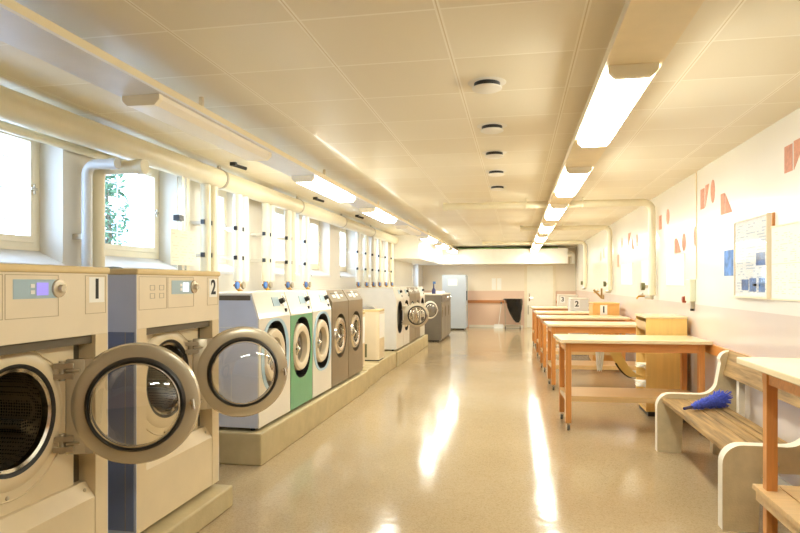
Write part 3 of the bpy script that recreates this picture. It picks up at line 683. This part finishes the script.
# narrow spinners between the two machine rows
def spinner(yc, label, h=.23, xc=-2.36):
    o = thing('spin_extractor', label, 'spin dryer', (xc, yc, .265), 0, 'narrow spinners between the machine rows')
    def rr(x0, x1, y0, y1, r): return [(x1-r+r*math.cos(a), y1-r+r*math.sin(a)) for a in [PI/2*i/5 for i in range(6)]] + [(x0+r-r*math.sin(a), y1-r+r*math.cos(a)) for a in [PI/2*i/5 for i in range(6)]] + [(x0+r-r*math.cos(a), y0+r-r*math.sin(a)) for a in [PI/2*i/5 for i in range(6)]] + [(x1-r+r*math.sin(a), y0+r-r*math.cos(a)) for a in [PI/2*i/5 for i in range(6)]]
    MB().prism(rr(-.23, .22, -h, h, .06), 'z', .02, .78).build('body', M['cream_metal'], o, 40)
    MB().prism(rr(-.235, .225, -h-.005, h+.005, .06), 'z', .78, .815).build('top_deck', M['tan_cap'], o, 40)
    MB().prism(rr(-.2, .21, -h+.03, h-.03, .06), 'z', 0, .02).build('base', M['dull_black'], o, 40)
    MB().lathe([(0, .05), (.08, .04), (.12, .02), (.13, 0), (0, 0)], (-.02, 0, .815), 'z', 24).build('lid', M['grey_cab'], o, 40)
    MB().box(.22, .226, -h+.06, h-.06, .36, .74).build('upper_panel', M['white_plastic'], o)
    MB().box(.22, .226, -h+.06, h-.06, .04, .35).build('lower_panel', M['beige_metal'], o)
    MB().box(-.17, .03, -h-.006, -h, .06, .27).build('vent_grille', M['olive'], o)
    return o
spinner(8.74, 'narrow cream spinner half hidden behind the dark dryer', .16, -2.42)
spinner(9.76, 'narrow cream spinner with an olive square on its side')

# grey cabinets and the pale locker at the far left
gl = ['grey drying cabinet at the far left, nearest of three', 'grey drying cabinet in the middle of three', 'grey drying cabinet next to the pale blue locker']
for i in range(3):
    o = thing('drying_cabinet', gl[i], 'drying cabinet', (-1.905, 15.72+.73*i, 0), 0, 'grey drying cabinets')
    MB().box(-.85, 0, 0, .715, .04, 1.19).build('body', M['grey_cab'], o)
    MB().box(-.8, -.04, .03, .69, 0, .04).build('plinth', M['dull_black'], o)
    MB().box(-.86, .02, -.004, .72, 1.19, 1.22).build('top', M['white_metal'], o)
    dd = MB().box(0, .022, .012, .703, .08, 1.0).build('door', M['grey_cab_front'], o)
    MB().box(.022, .045, .06, .085, .62, .88).build('door_handle', M['chrome'], dd)
    MB().box(0, .024, .012, .703, 1.02, 1.17).build('control_panel', M['grey_cab'], o)
    MB().tube([(.024, .55, 1.1), (.045, .55, 1.1)], .025, 10).build('dial', M['chrome'], o)
o = thing('storage_locker', 'tall pale blue cabinet standing against the far wall', 'cabinet', (-1.62, 19.8, 0))
MB().box(-.74, 0, 0, .7, .05, 1.76).build('body', M['locker'], o)
MB().box(-.72, -.03, .02, .68, 0, .05).build('plinth', M['dull_black'], o)
dd = MB().box(0, .025, .01, .69, .07, 1.74).build('door', M['locker'], o)
MB().box(.025, .06, .05, .09, .95, 1.25).build('door_handle', M['dull_black'], dd); MB().box(.025, .05, .05, .09, .62, .80).build('lock_case', M['steel'], dd)
tag(MB().box(-2.17, -1.88, 19.792, 19.798, 1.42, 1.62).build('paper_notice', M['paper']), 'white paper sheet taped to the pale blue cabinet', 'notice')
tag(MB().lathe([(0, .035), (.05, .03), (.085, .012), (.09, 0), (0, 0)], (-2.70, 3.78, 1.578), 'z', 20).build('pot_lid', M['olive'], None, 60), 'small olive dome lid lying at the back of the washer marked 2', 'lid')
# small things on the grey cabinets
o = thing('spray_bottle', 'tall dark blue bottle standing on the nearest grey cabinet', 'bottle', (-2.12, 15.95, 1.22))
MB().lathe([(0, 0), (.05, 0), (.05, .10), (.02, .16), (.018, .26), (0, .26)], (0, 0, 0), 'z', 14).build('bottle_body', M['duster_h'], o, 40)
MB().box(-.02, .05, -.015, .015, .26, .32).build('spray_head', M['blue_plastic'], o)
tag(MB().lathe([(0, .012), (.06, .06), (.13, .065), (.15, .03), (.16, 0), (0, 0)], (-2.05, 16.6, 1.22), 'z', 18).build('folded_cloth', M['cloth'], None, 60), 'small white cloth bundle lying on the middle grey cabinet', 'cloth')

# ---------------------------------------------------------------- far wall things
for x, y0, lb in ((-.84, 1.27, 'white paper notice on the far wall, left of two'), (-.66, 1.27, 'white paper notice on the far wall, right of two')):
    tag(MB().box(x, x+.14, YF-.006, YF, y0, 1.66).build('paper_notice', M['paper']), lb, 'notice')
o = thing('bin_bag_stand', 'wheeled stand holding a black bin bag beside the far door', 'bin', (-.14, 20.72, 0))
MB().box(-.27, .27, -.2, .2, .08, .12).build('stand_base', M['steel'], o)
for sx in (-.24, .24):
    for sy in (-.17, .17): MB().lathe([(0, -.015), (.04, -.015), (.04, .015), (0, .015)], (sx, sy, .04), 'x', 12).build('wheel', M['dark'], o)
MB().tube([(-.24, .17, .1), (-.26, .17, .95)], .012, 8).tube([(.24, .17, .1), (.25, .17, .95)], .012, 8).build('stand_frame', M['steel'], o)
MB().tube([(.3*math.cos(a), .18*math.sin(a), .96) for a in [2*PI*i/20 for i in range(21)]], .015, 6).build('hoop', M['dull_black'], o)
b = MB(); rings = []
for k in range(9):
    t = k/8; zz = .985-.78*t; cx = .02+.13*t; rx = .25*(1-t)**.6*.95+.05; ry = .19*(1-t)**.6+.04
    rings.append([b.bm.verts.new((cx+rx*math.cos(a)*(1+.09*math.sin(5*a+k)), ry*math.sin(a)*(1+.09*math.cos(4*a+k*2)), zz)) for a in [2*PI*i/24 for i in range(24)]])
for A, B in zip(rings, rings[1:]):
    for i in range(24): b.face([A[i], A[(i+1) % 24], B[(i+1) % 24], B[i]])
b.face(rings[-1]); b.face(rings[0]); b.build('bin_bag', M['bag'], o, 70)
o = thing('dustpan', 'long-handled white dustpan on the floor by the far wall', 'dustpan', (-.60, 20.75, 0))
MB().prism([(-.15, 0), (.15, 0), (.15, .10), (-.15, .10)], 'z', .0, .012).box(-.15, .15, .08, .1, .012, .13).box(-.15, -.14, 0, .09, .012, .09).box(.14, .15, 0, .09, .012, .09).build('pan', M['white_plastic'], o)
MB().tube([(0, .09, .12), (.08, .40, .80)], .01, 8).build('handle', M['white_plastic'], o)
MB().lathe([(0, 0), (.03, .01), (.03, .06), (0, .07)], (.08, .40, .80), 'z', 10).build('grip', M['grey_cab'], o)

# ---------------------------------------------------------------- folding tables
def table(x, y, rz, label, L=1.44, W=.70, H=.932, group='wheeled folding tables along the right wall', shelf=.36):
    """origin at the front left corner of the top; length to +x, depth to +y"""
    o = thing('folding_table', label, 'table', (x, y, 0), rz, group)
    MB().box(0, L, 0, W, H-.035, H, bev=.006).build('tabletop', M['table_top'], o)
    i = .055; t = .056
    a = MB().box(i, L-i, i+.01, i+.032, H-.125, H-.035).box(i, L-i, W-i-.032, W-i-.01, H-.125, H-.035).box(i+.01, i+.032, i+.03, W-i-.03, H-.125, H-.035).box(L-i-.032, L-i-.01, i+.03, W-i-.03, H-.125, H-.035)
    a.build('apron', M['apron_wood'], o)
    for lx in (i, L-i-t):
        for ly in (i, W-i-t):
            lg = MB().box(lx, lx+t, ly, ly+t, .085, H-.035, bev=.004).build('leg', M['table_wood'], o)
            c = MB().tube([(lx+t/2, ly+t/2, .06), (lx+t/2, ly+t/2, .088)], .012, 8).box(lx+t/2-.018, lx+t/2-.013, ly+t/2-.02, ly+t/2+.03, .02, .065).box(lx+t/2+.013, lx+t/2+.018, ly+t/2-.02, ly+t/2+.03, .02, .065).build('caster_fork', M['chrome'], lg)
            MB().lathe([(0, -.012), (.024, -.012), (.028, 0), (.024, .012), (0, .012)], (lx+t/2, ly+t/2+.015, .029), 'x', 16).build('caster_wheel', M['grey_cab'], lg, 40)
    MB().box(i+t, L-i-t, i+.005, W-i-.005, shelf-.055, shelf).box(i+.005, i+t, i+t, W-i-t, shelf-.055, shelf).box(L-i-t, L-i-.005, i+t, W-i-t, shelf-.055, shelf).build('shelf', M['shelf_wood'], o)
    return o
rz = math.radians(3)
for (x, y, lb) in ((.432, 6.40, 'nearest complete wooden table, in front of the yellow cabinet'), (.42, 8.80, 'second wooden table from the camera, behind the yellow cabinet'), (.378, 10.60, 'third wooden table, in front of the cabinet marked 1'), (.364, 12.37, 'fourth wooden table, behind the cabinet marked 1'), (.345, 14.83, 'farthest wooden table, nearest to the far door')):
    table(x, y, rz, lb)
# tall table cut by the right edge of the photo
o = thing('folding_table', 'tall wooden table cut off by the right edge, with a slatted lower shelf', 'table', (1.225, 3.82, 0), 0, 'wheeled folding tables along the right wall')
MB().box(0, .63, -1.5, 0, 1.042, 1.08, bev=.006).build('tabletop', M['table_top'], o)
MB().box(.10, .122, -1.36, -.10, .955, 1.042).box(.56, .582, -1.36, -.10, .955, 1.042).box(.122, .56, -.13, -.108, .955, 1.042).box(.122, .56, -1.36, -1.338, .955, 1.042).build('apron', M['apron_wood'], o)
for lx in (.09, .535):
    for ly in (-.16, -1.4): MB().box(lx, lx+.056, ly-.03, ly+.026, 0, 1.042, bev=.004).build('leg', M['table_wood'], o)
for k in range(4): MB().box(.06+.13*k, .06+.13*k+.12, -1.4, -.07, .36, .385).build('shelf_slat', M['shelf_wood'], o)
MB().box(.075, .10, -1.42, -.08, .30, .36).box(.535, .56, -1.42, -.08, .30, .36).build('shelf_rail', M['shelf_wood'], o)

# ---------------------------------------------------------------- numbered cabinets
def cabinet(x0, x1, y0, y1, h, body, top, label, num=None, plate='paper', shelves=False):
    o = thing('side_cabinet', label, 'cabinet', (x0, y0, 0), 0, 'numbered cabinets between the tables')
    W, D = x1-x0, y1-y0
    t = .02
    b = MB().box(0, W, 0, t, .06, h-.025).box(0, W, D-t, D, .06, h-.025).box(W-t, W, t, D-t, .06, h-.025).box(0, W-t, t, D-t, .06, .08)
    if not shelves: b.box(0, t, t, D-t, .08, h-.025)
    b.build('body', M[body], o)
    MB().box(-.012, W+.004, -.012, D+.008, h-.025, h, bev=.004).build('top', M[top], o)
    MB().box(.03, W-.03, .04, D-.04, 0, .06).build('plinth', M['dull_black'], o)
    if shelves:
        for z in (.30, .52, .74, .96): MB().box(.01, W-t, t, D-t, z, z+.016).build('shelf', M['shelf_wood'], o)
        for z in (.10, .80, 1.0): MB().box(0, .02, t, D-t, z-.02 if z > .5 else z, z+.06).build('drawer_front', M['shelf_wood'], o)
    else:
        dd = MB().box(-.016, 0, .02, D-.02, .09, h-.04).build('door', M[body], o); MB().box(-.04, -.016, .06, .08, h*.55, h*.68).build('door_handle', M['steel'], dd)
    if num:
        s = .17; cx = {'1': .17, '2': .12, '3': .10}[num]
        p = MB().box(cx-s*.36, cx+s*.36, -.004, 0, h-.04-s, h-.035).build('number_plate', M[plate], o)
        digit(num, s*.95, M['ink'], p, (cx, -.0055, h-.037-s/2), (PI/2, 0, 0))
    return o
cabinet(1.42, 1.85, 7.33, 7.93, 1.13, 'yellow_wood', 'table_top', 'tall yellow wooden cabinet with open shelves, right behind the nearest complete table', shelves=True)
cabinet(1.36, 1.80, 11.62, 12.25, 1.14, 'orange_wood', 'orange_wood', 'orange wooden cabinet marked 1 behind the third table', '1')
cabinet(1.14, 1.50, 13.75, 14.35, 1.17, 'side_pale', 'white_metal', 'pale grey cabinet marked 2 between the farthest tables', '2', 'white_plastic')
cabinet(1.10, 1.58, 17.1, 17.7, 1.18, 'white_metal', 'white_metal', 'white cabinet marked 3 beyond the farthest table', '3', 'white_plastic')
# papers on the yellow cabinet's shelves
for i, (z, n, lb) in enumerate(((.538, 3, 'bundle of cream paper sheets sticking out of the yellow cabinet, upper'), (.318, 4, 'bundle of cream paper sheets sticking out of the yellow cabinet, lower'))):
    o = thing('paper_bundle', lb, 'paper', (1.46, 7.45, z))
    for k in range(n):
        q = MB().box(-.12+.03*k, .16, .02*k, .2+.03*k, .012*k, .012*k+.004).build('sheet', M['paper'] if k % 2 else M['notice'], o); q.rotation_euler = (0, .02*k, .12*k-.1)
# cloth strips hanging from the second table edge
def ribbon(pts, w, m, label, name, cat):
    b = MB(); L = [b.bm.verts.new(p) for p in pts]; wv = Vector(w)
    R = [b.bm.verts.new(Vector(p)+wv) for p in pts]
    for i in range(len(pts)-1): b.face([L[i], L[i+1], R[i+1], R[i]])
    bmesh.ops.solidify(b.bm, geom=list(b.bm.faces), thickness=.006)
    return tag(b.build(name, m, None, 60), label, cat)
cl = MB(); n = 12; rows = []
for k in range(10):
    t = k/9; z = .93-.40*t
    rows.append([cl.bm.verts.new((.84+.105*(j/n)*(1-.45*t*t)+.03*t, 7.155+.016*math.sin(j*1.5+k*.3), z+.012*math.cos(j*1.7)*t)) for j in range(n+1)])
for A, B in zip(rows, rows[1:]):
    for j in range(n): cl.face([A[j], A[j+1], B[j+1], B[j]])
bmesh.ops.solidify(cl.bm, geom=list(cl.bm.faces), thickness=.005)
tag(cl.build('hanging_cloth', M['cloth'], None, 60), 'white cloth hanging under the nearest complete table', 'cloth')
pts = []
for i in range(15):
    t = i/14
    x = .92+.30*t**.75+.14*t**3; z = .86-.415*math.sin(min(1, t*1.08)*PI/2)+.05*max(0, t-.75)*4*.5
    pts.append((x, 7.17+.06*t, z))
st = ribbon(pts, (.11, 0, .015), M['strap'], 'beige webbing strap sagging under the nearest complete table towards the yellow cabinet', 'webbing_strap', 'strap')
ed = ribbon([(p[0]-.004, p[1]-.012, p[2]-.012) for p in pts[5:]], (.02, -.006, .003), M['strap_dark'], 'dark strip along the lower edge', 'webbing_edge', None)
ed.parent = st

# ---------------------------------------------------------------- bench
o = thing('park_bench', 'bench of concrete end panels and worn wooden slats against the right wall', 'bench', (1.225, 4.06, 0))
def panel_profile():
    p = [(.0, 0), (.0, .40)] + arc(.12, .40, .12, 180, 90, 8)[1:] + [(.36, .52)] + arc(.36, .66, .14, -90, -20, 7)[1:] + [(.525, .80)] + arc(.60, .82, .085, 170, 60, 8) + [(.67, .86), (.67, 0), (.46, 0), (.46, .33), (.43, .36), (.25, .36), (.215, .33), (.20, 0)]
    return p
pp = panel_profile()
def quad_prism(name, y0, y1):
    b = MB(); b.mi = 0; b.prism(pp, 'y', y0, y1)
    me_o = b.build(name, [M['bench_concrete'], M['bench_edge']], o)
    for f in me_o.data.polygons:
        if abs(f.normal.y) < .5 and (f.center.x < .45 or f.center.z > .5) and not (f.normal.x > .3 and f.center.z < .4) and not (f.normal.z < -.3): f.material_index = 1
    return me_o
for y0 in (0, 1.78):
    pn = quad_prism('end_panel', y0, y0+.085)
    MB().lathe([(0, .012), (.012, .008), (.016, 0)], (.30, y0, .40), 'y', 12).build('bolt', M['steel'], pn) if False else None
    q = MB().lathe([(0, -.012), (.012, -.009), (.017, 0)], (.30, y0, .415), 'y', 12).build('bolt', M['steel'], pn, 50)
for x0, x1, z in ((.045, .235, .475), (.243, .335, .474), (.352, .405, .472), (.422, .495, .470)):
    MB().box(x0, x1, .085, 1.78, z-.035, z, bev=.005).build('seat_slat', M['slat_wood'], o)
br = MB().prism([(.545, .70), (.575, .69), (.622, .905), (.592, .915)], 'y', .085, 1.78).build('backrest_board', M['slat_wood'], o)
for yy in (.30, 1.50): MB().box(.58, .625, yy, yy+.06, .05, .72).build('back_strut', M['bench_edge'], o)
# feather duster on the seat
o = thing('feather_duster', 'fluffy blue duster lying on the bench seat', 'duster', (1.30, 5.36, .475))
A, B = Vector((-.0, -.12, .03)), Vector((.36, .18, .06))
hd = MB(); hd.tube([tuple(A), tuple(A.lerp(B, .30))], [.012, .014], 10).build('handle', M['duster_h'], o, 50)
fb = MB(); d = (B-A).normalized(); up = Vector((0, 0, 1)); sd = d.cross(up).normalized()
fb.tube([tuple(A.lerp(B, .18)), tuple(A.lerp(B, .3)), tuple(A.lerp(B, .6)), tuple(A.lerp(B, .9)), tuple(B)], [.012, .026, .035, .042, .02], 12)
for i in range(620):
    t = random.random(); t = .16+.86*t**.8; p = A.lerp(B, t); ang = random.random()*2*PI
    r = .014+.05*(t-.1); nrm = sd*math.cos(ang)+up*math.sin(ang)
    tip = p+nrm*(r+random.uniform(.006, .030)*t**.5)+d*random.uniform(.02, .07); base = p+nrm*r*.5
    tip.z = max(tip.z, .004); base.z = max(base.z, .004)
    s2 = d.cross(nrm)*.006
    fb.poly([tuple(base-s2), tuple(base+s2), tuple(tip+s2*.5), tuple(tip-s2*.5)])
fb.build('fibres', M['duster'], o)

# ---------------------------------------------------------------- right wall things
X = XR
o = thing('notice_frame', 'glazed notice frame on the right wall with sheets inside', 'notice board', (X, 5.52, 1.71))
MB().box(-.02, -.008, -.35, .36, -.32, .31).build('backing', M['poster'], o)
fr = MB()
for a in ((-.362, -.35, -.335, .325), (.36, .372, -.335, .325)): fr.box(-.032, 0, a[0], a[1], a[2], a[3])
fr.box(-.032, 0, -.35, .36, -.335, -.32).box(-.032, 0, -.35, .36, .31, .325); fr.build('frame', M['frame_paint'], o)
MB().box(-.030, -.027, -.35, .36, -.32, .31).build('glass', M['frame_glass'], o)
bp = MB()
for y0, y1, z0, z1 in ((-.30, -.12, -.07, .03), (-.30, -.18, -.28, -.17), (-.12, .02, -.28, -.17), (.05, .2, -.27, -.18)): bp.box(-.0235, -.02, y0, y1, z0, z1)
bp.build('blue_picture', M['blue_print'], o)
MB().box(-.05, -.032, -.16, -.13, -.235, -.215).build('keyhole', M['dull_black'], o)
o = thing('wall_chart', 'large cream printed chart on the right wall, cut by the edge', 'chart', (X, 4.55, 1.65))
MB().box(-.006, 0, -.42, .58, -.265, .265).build('sheet', M['chart'], o)
MB().box(-.012, -.002, -.43, .59, .265, .277).box(-.012, -.002, -.43, .59, -.277, -.265).box(-.0075, -.006, -.42, .58, -.012, -.006).build('chart_rail', M['tray_edge'], o)
tag(MB().box(X-.02, X, 5.085, 5.105, 1.93, 2.03).build('wall_hook', M['table_wood']), 'small brown wooden strip above the gap between frame and chart', 'hook')
tag(MB().box(X-.004, X, 5.97, 6.24, 1.565, 1.80).build('blue_poster', M['blue_print']), 'small blue poster left of the glazed frame', 'poster')
tag(MB().box(X-.003, X, 5.95, 6.22, 1.805, 1.88).build('paper_slip', M['paper']), 'blank white paper slip above the blue poster', 'paper')
for y0, y1, lb in ((7.62, 8.48, 'plain white rectangle on the right wall, nearest of three'), (9.3, 10.1, 'plain white rectangle behind the nearest wall pipe'), (10.9, 12.0, 'plain white rectangle on the right wall, farthest of three')):
    tag(MB().box(X-.012, X, y0, y1, 1.47, 1.84).build('white_rectangle', M['paper']), lb, 'board', 'white rectangles on the right wall')  # thin plain white rectangles flat on the wall
o = thing('junction_box', 'pale green box on the right wall under a thin cable', 'junction box', (X, 7.27, 1.41))
MB().box(-.06, 0, -.09, .11, -.11, .13, bev=.006).build('housing', mat('pale_green_enamel', (220, 222, 196), .4), o)
MB().box(-.035, 0, -.05, .02, -.19, -.11).build('socket', M['steel'], o)
MB().tube([(-.02, -.02, -.19), (-.02, -.02, -.215)], .02, 8).build('plug', M['dull_black'], o)
tag(MB().tube([(X-.006, 7.14, 1.54), (X-.006, 7.14, ZC)], .005, 8).build('wall_cable', M['tray']), 'thin cable running from the ceiling down the right wall', 'cable')
tag(MB().lathe([(0, -.04), (.035, -.035), (.04, 0), (0, 0)], (X, 7.60, 1.31), 'x', 16).build('push_button', M['red']), 'round dark red button left of the pale green box', 'button')
# brown forked bracket and wall taps
o = thing('forked_bracket', 'forked brown bracket on the right wall above the cabinet marked 1', 'bracket', (X, 14.4, 1.14))
MB().tube([(0, 0, .02), (-.05, 0, .02), (-.05, 0, .24)], .022, 8).tube([(-.05, 0, .03), (-.22, 0, .21)], .024, 8).box(-.02, 0, -.04, .04, 0, .10).build('fork', M['bronze'], o, 50)
for y, lb in ((9.9, 'small wall tap at the right wall near the nearest pipe'), (15.2, 'small wall tap on the right wall near the farthest table')):
    o = thing('wall_tap', lb, 'tap', (X, y, 1.30))
    MB().tube([(0, 0, 0), (-.09, 0, 0), (-.12, 0, -.04)], .014, 8).build('spout', M['brass'], o, 50)
    MB().tube([(-.05, -.1, .04), (-.05, .1, .04)], .012, 8).tube([(-.05, 0, 0), (-.05, 0, .04)], .01, 8).build('lever', M['steel'], o, 50)
# painted rust shapes
def decal(y, z, kind, w, h, label):
    """y = near edge on the wall (larger y is further left in view)"""
    P = {'block': [(0, 0), (w, 0), (w, h), (0, h)],
         'wedge': [(w, 0), (w, h), (0, h)],
         'ramp': [(0, 0), (w, 0), (w, h)],
         'oval': [(w/2+w/2*math.cos(2*PI*i/20), h/2+h/2*math.sin(2*PI*i/20)) for i in range(20)]}[kind]
    b = MB(); b.prism([(y+p[0], z+p[1]) for p in P], 'x', X-.003, X+.002)
    tag(b.build('painted_shape', M['rust']), label, 'painted shape', 'rust painted shapes on the right wall')
def cluster(where, items):
    for y, z, k, w, h in items:
        nm = {'block': 'rectangle', 'wedge': 'pointed wedge', 'ramp': 'triangle', 'oval': 'oval'}[k]
        decal(y, z, k, w, h, 'rust painted %s on the right wall, %s' % (nm, where))
cluster('above the printed chart', [(4.785, 2.29, 'block', .13, .19), (4.56, 2.29, 'wedge', .20, .20)])
cluster('in the upper trio beside the thin cable', [(6.86, 2.27, 'block', .14, .21), (6.70, 2.28, 'wedge', .13, .22), (6.52, 2.29, 'oval', .13, .23)])
cluster('in the pair above the blue poster', [(6.23, 2.14, 'block', .11, .20), (6.02, 2.14, 'ramp', .19, .19)])
cluster('in the high pair beyond the thin cable', [(8.78, 2.22, 'block', .16, .19), (8.36, 2.25, 'oval', .16, .20)])
cluster('in the low group beyond the thin cable', [(7.98, 1.86, 'block', .12, .19), (7.80, 1.86, 'ramp', .16, .17), (7.58, 1.87, 'oval', .17, .21), (7.16, 1.90, 'oval', .10, .22)])
cluster('in the group behind the nearest wall pipe', [(11.05, 2.14, 'wedge', .28, .22), (10.75, 2.06, 'ramp', .22, .20), (10.45, 2.08, 'block', .12, .2), (11.9, 2.12, 'oval', .14, .22)])
cluster('low behind the nearest wall pipe', [(12.3, 1.80, 'block', .22, .24)])
cluster('beyond the middle wall pipe', [(14.3, 2.05, 'block', .2, .22), (14.8, 2.0, 'oval', .2, .24), (13.6, 1.9, 'wedge', .2, .24)])
# ---------------------------------------------------------------- outside the windows
struct(MB().box(-14, XL-.36, -6, 24, 1.30, 1.42).build('trim_6', mat('pale_gravel', (200, 200, 200), .9, var=.1)), 'pale gravel ground outside the windows', 'ground')
o = thing('shrub', 'green shrub outside the second window', 'shrub', (-5.55, 7.62, 1.42))
MB().tube([(0, 0, 0), (.05, .0, .7), (-.02, .05, 1.5)], [.05, .035, .015], 8).build('trunk', M['bark'], o, 50)
lf = MB()
for i in range(900):
    a = random.random()*2*PI; h = random.uniform(.25, 2.3); r = random.uniform(.03, .34)*(1-abs(h-1.1)/2.2)
    p = Vector((r*math.cos(a), r*math.sin(a)*.8, h)); q = Vector((random.uniform(-1, 1), random.uniform(-1, 1), random.uniform(-1, 1))).normalized()*.07; s = Vector((random.uniform(-1, 1), random.uniform(-1, 1), random.uniform(-1, 1))).normalized()*.03
    lf.poly([tuple(p-q), tuple(p+s), tuple(p+q), tuple(p-s)])
lf.build('leaves', M['leaf'], o)

# ---------------------------------------------------------------- world, camera, render settings
wd = bpy.data.worlds.new('World'); scn.world = wd; wd.use_nodes = True
bg = wd.node_tree.nodes['Background']; bg.inputs['Color'].default_value = (.50, .70, 1.0, 1); bg.inputs['Strength'].default_value = 6.5

cam = bpy.data.cameras.new('Camera'); co = bpy.data.objects.new('Camera', cam); COL.objects.link(co)
cam.sensor_width = 36; cam.lens = 620/800*36; cam.shift_y = 16.5/800; cam.clip_start = .05
co.location = (0, 0, 1.5); co.rotation_euler = (PI/2, 0, math.atan(117/620))
scn.camera = co
scn.view_settings.view_transform = 'Standard'; scn.view_settings.look = 'None'; scn.view_settings.gamma = 1; scn.view_settings.use_curve_mapping = False
scn.view_settings.exposure = 0.92
scn.cycles.max_bounces = 10; scn.cycles.diffuse_bounces = 6; scn.cycles.transparent_max_bounces = 16
scn.cycles.sample_clamp_indirect = 4
